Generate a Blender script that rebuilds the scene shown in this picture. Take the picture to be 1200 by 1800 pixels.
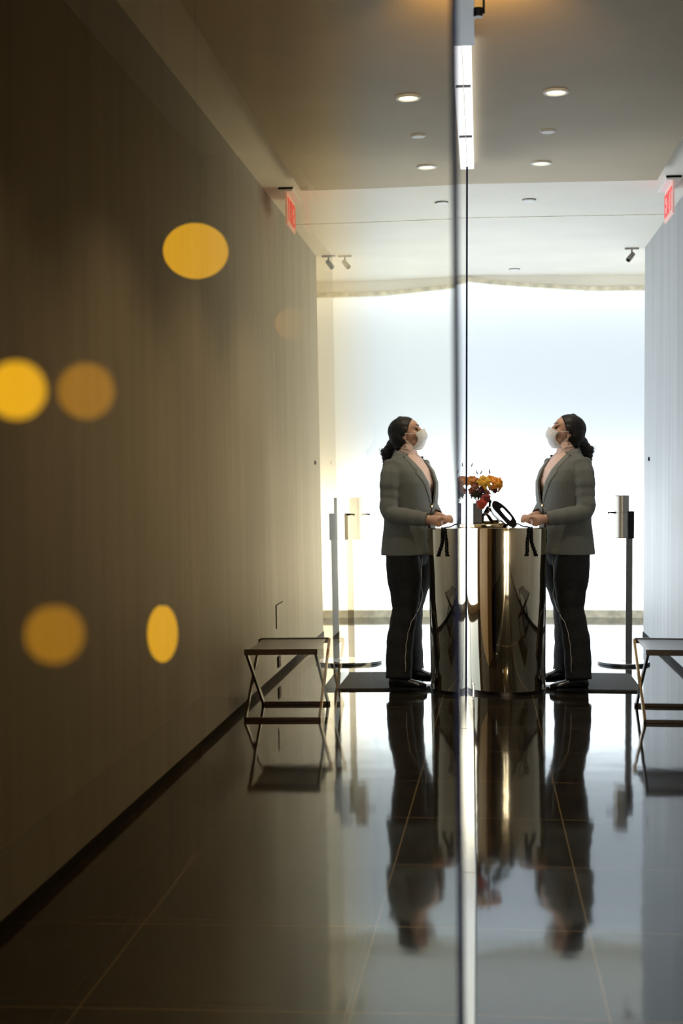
import bpy, bmesh, math, random
from mathutils import Vector, Matrix
from mathutils.bvhtree import BVHTree
random.seed(7)
PI = math.pi
for o in list(bpy.data.objects):
    bpy.data.objects.remove(o)
SC = bpy.context.scene
COL = SC.collection

# ------------------------------------------------------------------ camera
cd = bpy.data.cameras.new('camera'); cam = bpy.data.objects.new('camera', cd); COL.objects.link(cam)
cam.location = (0, 0, 1.24)
cam.rotation_euler = (PI/2 - 0.02235, 0.0, 0.09788)
cd.sensor_fit = 'AUTO'; cd.sensor_width = 36.0; cd.lens = 50.0
cd.clip_start = 0.01; cd.clip_end = 60
cd.dof.use_dof = True; cd.dof.focus_distance = 8.5; cd.dof.aperture_fstop = 4.0
SC.camera = cam
# ------------------------------------------------------------------ view / world
SC.view_settings.view_transform = 'Standard'; SC.view_settings.look = 'None'
SC.view_settings.exposure = 0.0; SC.view_settings.gamma = 1.0; SC.view_settings.use_curve_mapping = False
W = bpy.data.worlds.new('world'); SC.world = W; W.use_nodes = True
W.node_tree.nodes['Background'].inputs[0].default_value = (0.75, 0.86, 1.0, 1)
W.node_tree.nodes['Background'].inputs[1].default_value = 0.05
SC.cycles.max_bounces = 10; SC.cycles.glossy_bounces = 8; SC.cycles.transparent_max_bounces = 16
SC.cycles.sample_clamp_indirect = 6.0
SC.cycles.caustics_reflective = True; SC.cycles.caustics_refractive = False
# ------------------------------------------------------------------ light levels
WINDOW_EMIT = 0.87        # frosted window glow
PAVEMENT_W = 72.0
WINDOW_HEAD_W = 2.5
SIDE_DAY = 5.4         # glow of the unseen panels added at the side as fill
DOWNLIGHT_W = 60.0
GLOBE_EMIT = 4.0
UPLIGHT_W = 38.0

def area(name, loc, rot, sx, sy, watts, colr):
    l = bpy.data.lights.new(name, 'AREA'); l.shape = 'RECTANGLE'; l.size = sx; l.size_y = sy
    l.energy = watts; l.color = colr
    o = bpy.data.objects.new(name, l); COL.objects.link(o); o.location = loc; o.rotation_euler = rot
    return o
# lamps behind the frosted glass wall, a strong row at its foot and a weak one at its head
area('window_foot_light', (0.6, 13.34, 0.62), (-PI/2, 0, 0), 4.6, 1.15, PAVEMENT_W, (0.93, 0.97, 1.0))
area('window_head_light', (0.6, 13.30, 2.98), (-PI/2, 0, 0), 4.6, 0.12, WINDOW_HEAD_W, (0.95, 0.98, 1.0))

# ------------------------------------------------------------------ materials
def mat(name):
    m = bpy.data.materials.new(name); m.use_nodes = True
    nt = m.node_tree; nt.nodes.clear()
    out = nt.nodes.new('ShaderNodeOutputMaterial')
    return m, nt, out
def N(nt, t, **kw):
    n = nt.nodes.new(t)
    for k, v in kw.items():
        if k.startswith('_'): setattr(n, k[1:], v)
        else: n.inputs[k].default_value = v
    return n
def pbr(name, c, rough=0.5, metal=0.0, var=0.12, scale=30.0, stretch=(1, 1, 1), bump=0.0, emit=None, es=0.0, spec=0.5, rvar=0.0):
    """Principled surface whose colour and relief are broken up by object-space noise."""
    m, nt, out = mat(name)
    b = N(nt, 'ShaderNodeBsdfPrincipled', Roughness=rough, Metallic=metal)
    b.inputs['Specular IOR Level'].default_value = spec
    tc = N(nt, 'ShaderNodeTexCoord'); mp = N(nt, 'ShaderNodeMapping'); mp.inputs['Scale'].default_value = stretch
    nz = N(nt, 'ShaderNodeTexNoise', Scale=scale, Detail=4.0)
    nt.links.new(tc.outputs['Object'], mp.inputs[0]); nt.links.new(mp.outputs[0], nz.inputs['Vector'])
    rp = nt.nodes.new('ShaderNodeValToRGB')
    rp.color_ramp.elements[0].position = 0.3; rp.color_ramp.elements[1].position = 0.7
    rp.color_ramp.elements[0].color = tuple(max(0, v*(1-var)) for v in c) + (1,)
    rp.color_ramp.elements[1].color = tuple(min(1, v*(1+var)) for v in c) + (1,)
    nt.links.new(nz.outputs['Fac'], rp.inputs[0]); nt.links.new(rp.outputs[0], b.inputs['Base Color'])
    if rvar:
        mr = N(nt, 'ShaderNodeMapRange'); mr.inputs['To Min'].default_value = max(0, rough-rvar); mr.inputs['To Max'].default_value = rough+rvar
        nt.links.new(nz.outputs['Fac'], mr.inputs['Value']); nt.links.new(mr.outputs[0], b.inputs['Roughness'])
    if bump:
        bp = N(nt, 'ShaderNodeBump', Strength=bump, Distance=0.01)
        nt.links.new(nz.outputs['Fac'], bp.inputs['Height']); nt.links.new(bp.outputs[0], b.inputs['Normal'])
    if emit:
        b.inputs['Emission Color'].default_value = tuple(emit) + (1,); b.inputs['Emission Strength'].default_value = es
    nt.links.new(b.outputs[0], out.inputs[0])
    return m
def emis(name, c, s):
    m, nt, out = mat(name)
    e = N(nt, 'ShaderNodeEmission', Strength=s); e.inputs[0].default_value = tuple(c) + (1,)
    nt.links.new(e.outputs[0], out.inputs[0]); return m
def glass_mirror(name, tint, face, graze, gain):
    """Bronze-tinted architectural glass: Fresnel share mirrored, the rest seen through."""
    m, nt, out = mat(name)
    fr = N(nt, 'ShaderNodeFresnel', IOR=1.5)
    ad = N(nt, 'ShaderNodeMath', _operation='ADD'); ad.inputs[1].default_value = 1.0
    ml = N(nt, 'ShaderNodeMath', _operation='MULTIPLY'); ml.inputs[1].default_value = 2.0*gain
    dv = N(nt, 'ShaderNodeMath', _operation='DIVIDE', _use_clamp=True)
    nt.links.new(fr.outputs[0], ad.inputs[0]); nt.links.new(fr.outputs[0], ml.inputs[0])
    nt.links.new(ml.outputs[0], dv.inputs[0]); nt.links.new(ad.outputs[0], dv.inputs[1])
    mx = N(nt, 'ShaderNodeValToRGB')
    mx.color_ramp.elements[0].position = 0.45; mx.color_ramp.elements[1].position = 0.92
    mx.color_ramp.elements[0].color = tuple(face) + (1,)
    mx.color_ramp.elements[1].color = tuple(graze) + (1,)
    nt.links.new(dv.outputs[0], mx.inputs[0])
    g = N(nt, 'ShaderNodeBsdfGlossy', Roughness=0.0); t = N(nt, 'ShaderNodeBsdfTransparent')
    t.inputs[0].default_value = tuple(tint) + (1,)
    nt.links.new(mx.outputs[0], g.inputs[0])
    mix = N(nt, 'ShaderNodeMixShader')
    nt.links.new(dv.outputs[0], mix.inputs[0]); nt.links.new(t.outputs[0], mix.inputs[1]); nt.links.new(g.outputs[0], mix.inputs[2])
    nt.links.new(mix.outputs[0], out.inputs[0]); return m
def clear(name, tint):
    m, nt, out = mat(name)
    t = N(nt, 'ShaderNodeBsdfTransparent'); t.inputs[0].default_value = tuple(tint) + (1,)
    nt.links.new(t.outputs[0], out.inputs[0]); return m

def floor_mat():
    m, nt, out = mat('polished_stone_tiles')
    b = N(nt, 'ShaderNodeBsdfPrincipled', Roughness=0.06); b.inputs['Specular IOR Level'].default_value = 0.5; b.inputs['IOR'].default_value = 2.1; b.inputs['Specular Tint'].default_value = (0.76, 0.90, 1.0, 1)
    tc = N(nt, 'ShaderNodeTexCoord'); sp = N(nt, 'ShaderNodeSeparateXYZ'); nt.links.new(tc.outputs['Object'], sp.inputs[0])
    def line(axis, off, pitch, w):
        a = N(nt, 'ShaderNodeMath', _operation='SUBTRACT'); a.inputs[1].default_value = off; nt.links.new(sp.outputs[axis], a.inputs[0])
        p = N(nt, 'ShaderNodeMath', _operation='PINGPONG'); p.inputs[1].default_value = pitch/2; nt.links.new(a.outputs[0], p.inputs[0])
        l = N(nt, 'ShaderNodeMath', _operation='LESS_THAN'); l.inputs[1].default_value = w; nt.links.new(p.outputs[0], l.inputs[0])
        return l
    lx = line(0, 0.297, 0.64, 0.0022); ly = line(1, 5.22, 0.645, 0.0028)
    mx = N(nt, 'ShaderNodeMath', _operation='MAXIMUM'); nt.links.new(lx.outputs[0], mx.inputs[0]); nt.links.new(ly.outputs[0], mx.inputs[1])
    nz = N(nt, 'ShaderNodeTexNoise', Scale=5.0, Detail=8.0, Roughness=0.65); nt.links.new(tc.outputs['Object'], nz.inputs['Vector'])
    rp = nt.nodes.new('ShaderNodeValToRGB')
    rp.color_ramp.elements[0].position = 0.35; rp.color_ramp.elements[0].color = (0.010, 0.008, 0.006, 1)
    rp.color_ramp.elements[1].position = 0.75; rp.color_ramp.elements[1].color = (0.034, 0.024, 0.015, 1)
    nt.links.new(nz.outputs['Fac'], rp.inputs[0])
    mc = N(nt, 'ShaderNodeMixRGB'); mc.inputs[2].default_value = (0.19, 0.13, 0.065, 1)
    nt.links.new(mx.outputs[0], mc.inputs[0]); nt.links.new(rp.outputs[0], mc.inputs[1]); nt.links.new(mc.outputs[0], b.inputs['Base Color'])
    n2 = N(nt, 'ShaderNodeTexNoise', Scale=2.6, Detail=2.0); nt.links.new(tc.outputs['Object'], n2.inputs['Vector'])
    bp = N(nt, 'ShaderNodeBump', Strength=0.035, Distance=0.03); nt.links.new(n2.outputs['Fac'], bp.inputs['Height'])
    nt.links.new(bp.outputs[0], b.inputs['Normal'])
    nt.links.new(b.outputs[0], out.inputs[0]); return m
def frosted():
    m, nt, out = mat('frosted_glass')
    e = N(nt, 'ShaderNodeEmission', Strength=WINDOW_EMIT)
    tc = N(nt, 'ShaderNodeTexCoord'); nz = N(nt, 'ShaderNodeTexNoise', Scale=0.7, Detail=1.0)
    rp = nt.nodes.new('ShaderNodeValToRGB')
    rp.color_ramp.elements[0].color = (0.72, 0.83, 0.92, 1); rp.color_ramp.elements[1].color = (0.79, 0.89, 0.96, 1)
    nt.links.new(tc.outputs['Object'], nz.inputs['Vector']); nt.links.new(nz.outputs['Fac'], rp.inputs[0]); nt.links.new(rp.outputs[0], e.inputs[0])
    t = N(nt, 'ShaderNodeBsdfTranslucent'); t.inputs[0].default_value = (0.85, 0.88, 0.9, 1)
    a = N(nt, 'ShaderNodeAddShader'); nt.links.new(e.outputs[0], a.inputs[0]); nt.links.new(t.outputs[0], a.inputs[1])
    nt.links.new(a.outputs[0], out.inputs[0]); return m

M = dict(
    floor=floor_mat(), frosted=frosted(),
    wall=pbr('streaked_plaster', (0.42, 0.435, 0.445), 0.52, var=0.10, scale=9, stretch=(1, 1.0, 0.05), bump=0.05, spec=0.2),
    wall_warm=pbr('brown_panelling', (0.20, 0.115, 0.042), 0.7, var=0.25, scale=6, stretch=(1, 1, 0.06)),
    soffit=pbr('olive_grey_paint', (0.63, 0.52, 0.345), 0.6, var=0.05, scale=2),
    ceil=pbr('cream_paint', (0.93, 0.89, 0.80), 0.7, var=0.03, scale=2),
    white=pbr('white_paint', (0.92, 0.92, 0.90), 0.4, var=0.03),
    black=pbr('black_gap', (0.012, 0.012, 0.012), 0.7, var=0.2, spec=0.05),
    sill=pbr('stone_sill', (0.80, 0.74, 0.58), 0.5, var=0.25, scale=14),
    brass=pbr('polished_bronze', (0.76, 0.65, 0.47), 0.045, 1.0, var=0.02, scale=3),
    brass2=pbr('polished_brass_lid', (0.86, 0.70, 0.42), 0.07, 1.0, var=0.03, scale=3),
    chrome2=pbr('smoked_chrome', (0.62, 0.62, 0.63), 0.10, 1.0, var=0.02),
    chrome=pbr('chrome', (0.85, 0.85, 0.86), 0.06, 1.0, var=0.02),
    steel=pbr('brushed_steel', (0.27, 0.25, 0.215), 0.36, 1.0, var=0.06, scale=60, stretch=(1, 1, 0.04)),
    track=pbr('polished_steel_track', (0.80, 0.79, 0.75), 0.16, 1.0, var=0.05, scale=20, stretch=(1, 0.1, 1)),
    dark=pbr('dark_plastic', (0.007, 0.007, 0.008), 0.55, spec=0.12, var=0.2),
    pole=pbr('dark_steel', (0.045, 0.05, 0.055), 0.3, 0.6, var=0.1),
    brassleg=pbr('brass_strip', (0.42, 0.28, 0.13), 0.25, 1.0, var=0.1),
    bronze=pbr('dark_bronze_bar', (0.035, 0.027, 0.022), 0.3, 1.0, var=0.1),
    leather=pbr('charcoal_leather', (0.055, 0.057, 0.062), 0.26, var=0.15, scale=60, bump=0.08),
    mat=pbr('ribbed_rubber', (0.022, 0.021, 0.018), 0.8, var=0.3, scale=120, bump=0.2),
    glass=glass_mirror('bronze_glass', (0.95, 0.88, 0.72), (1.0, 0.71, 0.37), (1.0, 0.81, 0.53), 1.0),
    glassB=glass_mirror('pale_bronze_glass', (0.95, 0.90, 0.80), (1.0, 0.88, 0.70), (1.0, 0.985, 0.92), 1.2),
    glassC=glass_mirror('clear_glass', (0.9, 0.95, 0.93), (0.9, 0.95, 0.92), (1, 1, 1), 1.0),
    back=clear('glass_back', (0.97, 0.97, 0.95)),
    edge=pbr('glass_edge', (0.012, 0.018, 0.060), 0.5, var=0.2, spec=0.08),
    lens=emis('lamp_lens', (1.0, 0.86, 0.55), 3.0),
    sideday=emis('side_daylight_glass', (0.84, 0.93, 1.0), SIDE_DAY),
    doorglow=emis('lit_glazing', (1.0, 0.90, 0.72), 9.0),
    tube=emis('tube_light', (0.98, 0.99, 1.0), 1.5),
    globe=emis('amber_globe', (1.0, 0.53, 0.002), GLOBE_EMIT*0.3),
    globe2=emis('amber_globe_dim', (1.0, 0.46, 0.005), 0.42),
    exitpanel=pbr('exit_panel', (0.75, 0.45, 0.42), 0.3, var=0.03, emit=(1, 0.55, 0.50), es=0.28),
    exitred=pbr('exit_letters', (0.7, 0.06, 0.06), 0.4, var=0.03, emit=(1, 0.12, 0.12), es=0.45),
    skin=pbr('skin', (0.52, 0.30, 0.21), 0.5, var=0.06, scale=25),
    lip=pbr('brow', (0.03, 0.018, 0.012), 0.7),
    eye=pbr('eye', (0.04, 0.03, 0.025), 0.2),
    hair=pbr('dark_hair', (0.009, 0.0070, 0.0058), 0.55, spec=0.3, var=0.5, scale=40, stretch=(1, 1, 0.2), bump=0.35),
    maskm=pbr('white_mask', (0.72, 0.71, 0.69), 0.85, var=0.10, scale=45),
    coat=pbr('grey_wool', (0.150, 0.155, 0.143), 0.9, var=0.14, scale=160, bump=0.12, spec=0.2),
    lapel=pbr('grey_wool_lapel', (0.19, 0.195, 0.18), 0.9, var=0.14, scale=160, bump=0.12, spec=0.2),
    lining=pbr('black_lining', (0.008, 0.008, 0.010), 0.6),
    blush=pbr('blush_knit', (0.74, 0.52, 0.43), 0.85, var=0.06, scale=80, bump=0.1),
    trouser=pbr('black_trousers', (0.013, 0.0125, 0.013), 0.85, var=0.25, scale=40, bump=0.2, spec=0.25),
    shoe=pbr('black_shoe', (0.008, 0.008, 0.009), 0.18, var=0.2),
    piping=pbr('pale_cord', (0.55, 0.50, 0.42), 0.5),
    gold=pbr('gold_metal', (0.8, 0.58, 0.25), 0.2, 1.0),
    vase=pbr('dark_glass_vase', (0.014, 0.012, 0.006), 0.2, var=0.3, spec=0.15),
    orange=pbr('orange_petal', (0.80, 0.30, 0.015), 0.6, var=0.25, scale=40),
    amber=pbr('yellow_petal', (0.78, 0.42, 0.03), 0.6, var=0.25, scale=40),
    red=pbr('red_petal', (0.48, 0.05, 0.02), 0.6, var=0.3, scale=40),
    rust=pbr('rust_petal', (0.30, 0.10, 0.05), 0.65, var=0.3, scale=40),
    rustor=pbr('rust_orange_petal', (0.52, 0.19, 0.03), 0.6, var=0.3, scale=40),
    darkred=pbr('dark_red_petal', (0.26, 0.025, 0.02), 0.6, var=0.3, scale=40),
    rose=pbr('dusky_rose_petal', (0.30, 0.11, 0.085), 0.6, var=0.3, scale=40),
    peach=pbr('peach_petal', (0.62, 0.33, 0.17), 0.6, var=0.2, scale=40),
    wine=pbr('wine_petal', (0.085, 0.012, 0.022), 0.6, var=0.3, scale=40),
    leaf=pbr('dark_leaf', (0.03, 0.032, 0.012), 0.6, var=0.3),
)

# ------------------------------------------------------------------ mesh helpers
def obj(name, bm, m, parent=None, smooth=False, bevel=0.0):
    me = bpy.data.meshes.new(name)
    bmesh.ops.recalc_face_normals(bm, faces=bm.faces)
    bm.to_mesh(me); bm.free()
    o = bpy.data.objects.new(name, me); COL.objects.link(o)
    for x in (m if isinstance(m, (list, tuple)) else [m]): me.materials.append(x)
    if smooth:
        for p in me.polygons: p.use_smooth = True
    if bevel:
        b = o.modifiers.new('bevel', 'BEVEL'); b.width = bevel; b.segments = 2; b.limit_method = 'ANGLE'
    if parent: o.parent = parent
    return o
def tag(o, label, cat, group=None):
    o['label'] = label; o['category'] = cat
    if group: o['group'] = group
    return o
def thing(name, label, cat, loc=(0, 0, 0), rz=0.0, group=None):
    o = bpy.data.objects.new(name, None); COL.objects.link(o); o.empty_display_size = 0.05
    o.location = loc; o.rotation_euler = (0, 0, rz)
    return tag(o, label, cat, group)
def struct(o): o['kind'] = 'structure'; return o
def B(): return bmesh.new()
def box(bm, x0, x1, y0, y1, z0, z1, mi=0):
    v = [bm.verts.new(p) for p in ((x0,y0,z0),(x1,y0,z0),(x1,y1,z0),(x0,y1,z0),(x0,y0,z1),(x1,y0,z1),(x1,y1,z1),(x0,y1,z1))]
    for f in ((0,3,2,1),(4,5,6,7),(0,1,5,4),(1,2,6,5),(2,3,7,6),(3,0,4,7)):
        bm.faces.new([v[i] for i in f]).material_index = mi
    return v
def hexa(bm, pts):
    v = [bm.verts.new(p) for p in pts]
    for f in ((0,3,2,1),(4,5,6,7),(0,1,5,4),(1,2,6,5),(2,3,7,6),(3,0,4,7)): bm.faces.new([v[i] for i in f])
def loft(bm, rings, cap=True, mi=0):
    """rings: list of lists of points with equal count; closed round, capped."""
    R = [[bm.verts.new(p) for p in r] for r in rings]; n = len(R[0])
    for a, b in zip(R, R[1:]):
        for i in range(n):
            bm.faces.new((a[i], a[(i+1) % n], b[(i+1) % n], b[i])).material_index = mi
    if cap:
        bm.faces.new(list(reversed(R[0]))).material_index = mi; bm.faces.new(R[-1]).material_index = mi
def tube(bm, pts, rad, n=12, flat=1.0, ref=None):
    """tube along points, rad a number or list; flat squashes along the ring's second axis."""
    pts = [Vector(p) for p in pts]; k = len(pts)
    if not isinstance(rad, (list, tuple)): rad = [rad]*k
    rings = []; up = Vector(ref) if ref else None
    for i, p in enumerate(pts):
        d = (pts[min(i+1, k-1)] - pts[max(i-1, 0)]).normalized()
        if up is None: up = Vector((0, 0, 1)) if abs(d.z) < 0.9 else Vector((1, 0, 0))
        u = (up - d*up.dot(d)).normalized(); w = d.cross(u); up = u
        rings.append([p + (u*math.cos(2*PI*j/n) + w*math.sin(2*PI*j/n)*flat)*rad[i] for j in range(n)])
    loft(bm, rings)
def lathe(bm, prof, c=(0, 0, 0), n=48, mi=0):
    loft(bm, [[(c[0]+r*math.cos(2*PI*j/n), c[1]+r*math.sin(2*PI*j/n), c[2]+z) for j in range(n)] for r, z in prof], mi=mi)
def ball(bm, c, rx, ry=None, rz=None, nu=20, nv=12, rot=None):
    ry = ry or rx; rz = rz or rx; c = Vector(c)
    rings = []
    for i in range(nv+1):
        t = -PI/2 + PI*(0.02 + 0.96*i/nv)
        r = []
        for j in range(nu):
            p = Vector((rx*math.cos(t)*math.cos(2*PI*j/nu), ry*math.cos(t)*math.sin(2*PI*j/nu), rz*math.sin(t)))
            if rot: p = rot @ p
            r.append(c + p)
        rings.append(r)
    loft(bm, rings)
def prism(bm, outline, y0, y1):
    """outline in XZ extruded along Y"""
    loft(bm, [[(x, y0, z) for x, z in outline], [(x, y1, z) for x, z in outline]])
def catmull(pts, sub=6):
    P = [Vector(p) for p in pts]; out = []
    for i in range(len(P)-1):
        a, b, c, d = P[max(i-1, 0)], P[i], P[i+1], P[min(i+2, len(P)-1)]
        for s in range(sub):
            t = s/sub
            out.append(0.5*((2*b) + (c-a)*t + (2*a-5*b+4*c-d)*t*t + (3*b-a-3*c+d)*t**3))
    out.append(P[-1]); return out
def lerpl(vals, n):
    out = []
    for i in range(n):
        t = i*(len(vals)-1)/(n-1); k = min(int(t), len(vals)-2); out.append(vals[k] + (vals[k+1]-vals[k])*(t-k))
    return out
def remesh(name, bm, voxel, m, parent, smooth=3):
    """fuse the closed shapes in bm into one continuous skin"""
    me = bpy.data.meshes.new(name); bmesh.ops.recalc_face_normals(bm, faces=bm.faces); bm.to_mesh(me); bm.free()
    o = bpy.data.objects.new(name + '_src', me); COL.objects.link(o)
    r = o.modifiers.new('r', 'REMESH'); r.mode = 'VOXEL'; r.voxel_size = voxel
    s = o.modifiers.new('s', 'SMOOTH'); s.factor = 0.5; s.iterations = smooth
    dg = bpy.context.evaluated_depsgraph_get()
    me2 = bpy.data.meshes.new_from_object(o.evaluated_get(dg)); me2.name = name
    bpy.data.objects.remove(o)
    b2 = bmesh.new(); b2.from_mesh(me2); bpy.data.meshes.remove(me2)
    if m is None: return b2
    return obj(name, b2, m, parent, smooth=True)
def copy_tree(o, parent=None):
    c = o.copy(); COL.objects.link(c)
    if parent: c.parent = parent
    for ch in [x for x in bpy.data.objects if x.parent == o]: copy_tree(ch, c)
    return c

# ------------------------------------------------------------------ the room
H, HS = 3.083, 3.012
YB, YW = -3.5, 13.0
def wx(y): return 1.330 - 0.00378*y           # face of the right-hand wall
bm = B(); box(bm, -1.9, 3.1, YB, 13.6, -0.08, 0.0); struct(obj('floor', bm, M['floor']))
bm = B(); box(bm, -1.9, 3.1, YB, 13.6, H, H+0.1); struct(obj('ceiling', bm, M['ceil']))
bm = B(); box(bm, -0.17, 1.030, YB, 8.585, HS, H); struct(obj('ceiling_soffit', bm, M['soffit']))
bm = B(); box(bm, -1.6, 1.285, 10.066, 10.078, H-0.003, H); struct(obj('trim_1', bm, M['sill']))
YE = 11.49
bm = B(); hexa(bm, [(wx(YB), YB, 0), (wx(YB)+0.25, YB, 0), (wx(YE)+0.25, YE, 0), (wx(YE), YE, 0),
                    (wx(YB), YB, H), (wx(YB)+0.25, YB, H), (wx(YE)+0.25, YE, H), (wx(YE), YE, H)])
struct(obj('wall_right', bm, M['wall']))
bm = B(); hexa(bm, [(wx(YB)-.006, YB, 0), (wx(YB)+0.0, YB, 0), (wx(YE)+0.0, YE, 0), (wx(YE)-.006, YE, 0),
                    (wx(YB)-.006, YB, .035), (wx(YB)+0.0, YB, .035), (wx(YE)+0.0, YE, .035), (wx(YE)-.006, YE, .035)])
struct(obj('baseboard_right', bm, M['black']))
bm = B(); box(bm, -1.9, -1.6, YB, 13.6, 0, H); struct(obj('wall_left', bm, M['wall_warm']))
bm = B(); box(bm, 3.0, 3.1, 11.0, 13.6, 0, H); struct(obj('wall_alcove', bm, M['ceil']))
bm = B(); box(bm, 1.5, 3.1, YE-.25, YE-0.02, 0, H); struct(obj('wall_alcove_end', bm, M['ceil']))
bm = B(); box(bm, -1.9, 3.1, YB-.1, YB, 0, H); struct(obj('wall_back', bm, M['wall_warm']))
bm = B(); box(bm, -1.6, -.13, 8.02, 8.12, 0, H); struct(obj('wall_room_end', bm, M['wall_warm']))
bm = B(); box(bm, .05, 1.25, YB, YB+.03, .03, 2.7); struct(obj('window_8', bm, M['doorglow']))  # unseen glazing added behind the camera, inferred from desk reflections, doubling as fill
bm = B()
for k in range(3): box(bm, -1.6, -1.585, 8.4+1.5*k, 9.78+1.5*k, .12, 1.55)
struct(obj('window_9', bm, M['sideday']))  # unseen glowing panels, added to brighten the ceiling, right wall and woman
bm = B(); box(bm, .0, 1.30, YB, YB+.05, 1.03, 1.09); box(bm, .62, .68, YB, YB+.05, .0, 2.75); box(bm, .0, .05, YB, YB+.05, .0, 2.75); box(bm, .0, 1.3, YB, YB+.05, 2.7, 2.75); struct(obj('window_8_frame', bm, M['sill']))

# frosted window wall, gently curved in plan, in tall panels between a stone sill and a pale head rail
def wy(x): return 12.93 + 0.10*(x/1.5) + 0.02*math.sin(2.2*x)
def wtop(x): return 3.062 - 0.082*max(0, min(1, (x+0.1)/1.1))**0.75
xs = [-1.6, -0.85, 0.0, 0.86, 1.72, 2.58, 3.0]
for i, (a, b) in enumerate(zip(xs, xs[1:])):
    bm = B(); r = []
    for k in range(7):
        x = a + (b-a)*k/6
        r.append([(x, wy(x)+.03, .07), (x, wy(x)+.04, .07), (x, wy(x)+.04, wtop(x)-.03), (x, wy(x)+.03, wtop(x)-.03)])
    loft(bm, r); bm.normal_update(); bmesh.ops.recalc_face_normals(bm, faces=bm.faces)
    for f in bm.faces: f.material_index = 0 if f.normal.y < -.9 else 1
    struct(obj('window_%d' % (i+1), bm, [M['frosted'], M['back']]))
def rail(name, z0f, z1f, d0, d1, m):
    bm = B(); r = []
    for k in range(41):
        x = -1.6 + 4.6*k/40
        r.append([(x, wy(x)-d0, z0f(x)), (x, wy(x)+d1, z0f(x)), (x, wy(x)+d1, z1f(x)), (x, wy(x)-d0, z1f(x))])
    loft(bm, r); return struct(obj(name, bm, m))
rail('trim_2', lambda x: 0.0, lambda x: 0.068, .03, .06, M['sill'])
rail('trim_3', lambda x: wtop(x)-.034, lambda x: wtop(x), .035, .06, M['sill'])
rail('trim_4', lambda x: wtop(x), lambda x: H, .02, .06, M['ceil'])

# ------------------------------------------------------------------ glass partition beside the camera
def pane(name, m, d, rho, y0, y1, z0, z1, th, mats, parent):
    f = lambda y, z: m*y - d - rho*(z-1.24)
    bm = B()
    P = [(f(y0,z0)-th, y0, z0), (f(y0,z0), y0, z0), (f(y1,z0), y1, z0), (f(y1,z0)-th, y1, z0),
         (f(y0,z1)-th, y0, z1), (f(y0,z1), y0, z1), (f(y1,z1), y1, z1), (f(y1,z1)-th, y1, z1)]
    v = [bm.verts.new(p) for p in P]
    for fidx, mi in (((0,3,2,1),2),((4,5,6,7),2),((0,1,5,4),2),((1,2,6,5),0),((2,3,7,6),2),((3,0,4,7),1)):
        bm.faces.new([v[i] for i in fidx]).material_index = mi
    return obj(name, bm, mats, parent)
t = thing('glass_partition', 'tall bronze-tinted reflective glass wall along the left side, mirroring the corridor', 'glass wall', (-.03, 0.3, 0))
inv = Matrix.Translation((.03, -.3, 0))
def under(o): o.matrix_parent_inverse = inv; return o
gm = [M['glass'], M['back'], M['back']]
o = under(pane('glass_panel', 0.00157, 0.0253, 0.0097, -1.8, 0.27, 0.0, HS, .006, gm, t)); o['label'] = 'nearest glass panel'
o = under(pane('glass_panel', 0.00859, 0.0415, 0.0097, 0.325, 1.64, 0.0, HS, .006, [M['glassB'], M['back'], M['edge']], t)); o['label'] = 'second glass panel'
bm = B(); f_ = lambda z: 0.00859*1.64 - .0415 - .0097*(z-1.24)
hexa(bm, [(f_(0)-.006, 1.641, 0), (f_(0)+.004, 1.641, 0), (f_(0)+.004, 1.647, 0), (f_(0)-.006, 1.647, 0), (f_(HS)-.006, 1.641, HS), (f_(HS)+.004, 1.641, HS), (f_(HS)+.004, 1.647, HS), (f_(HS)-.006, 1.647, HS)])
o = under(obj('edge_strip', bm, M['edge'], t)); o['label'] = 'dark vertical edge strip'
t2 = thing('glass_screen', 'clear glass screen seen edge on, in a polished floor track before the brass desk', 'glass screen', (-.06, 5, 0))
inv = Matrix.Translation((.06, -5, 0))
o = under(pane('glass_panel', 0.0, 0.082, 0.0, 1.95, 7.95, 0.03, 2.975, .012, [M['glassC'], M['back'], M['edge']], t2))
bm = B(); box(bm, -.095, -.077, 7.944, 7.958, 0.03, 2.975); o = under(obj('edge_strip', bm, M['edge'], t2)); o['label'] = 'dark blue edge strip'
for ya, yb, xr0, xr1 in ((1.95, 4.38, -.002, -.010), (4.385, 6.93, -.010, -.028), (6.935, 7.97, -.028, -.036)):
    bm = B(); hexa(bm, [(-.100, ya, 0), (xr0, ya, 0), (xr1, yb, 0), (-.100, yb, 0), (-.100, ya, .03), (xr0-.004, ya, .03), (xr1-.004, yb, .03), (-.100, yb, .03)])
    under(obj('floor_track', bm, M['track'], t2, bevel=.003))
bm = B(); box(bm, -.048, -.034, 7.93, 7.965, .03, .105); under(obj('end_bracket', bm, M['chrome'], t2, bevel=.003))
bm = B(); box(bm, -.098, -.030, 1.95, 5.74, 2.975, HS); o = under(obj('ceiling_track', bm, M['pole'], t2)); o['label'] = 'dark ceiling track'
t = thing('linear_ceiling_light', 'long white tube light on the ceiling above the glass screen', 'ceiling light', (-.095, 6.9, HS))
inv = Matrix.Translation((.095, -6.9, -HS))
bm = B(); box(bm, -.080, -.044, 5.76, 8.02, 2.977, HS); under(obj('diffuser', bm, M['tube'], t, bevel=.004))  # bright streak along the ceiling channel, put in as a glowing bar
for y in (6.32, 7.24):
    bm = B(); box(bm, -.081, -.050, y-.007, y+.007, 2.968, 2.977); under(obj('clamp', bm, M['pole'], t))

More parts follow.
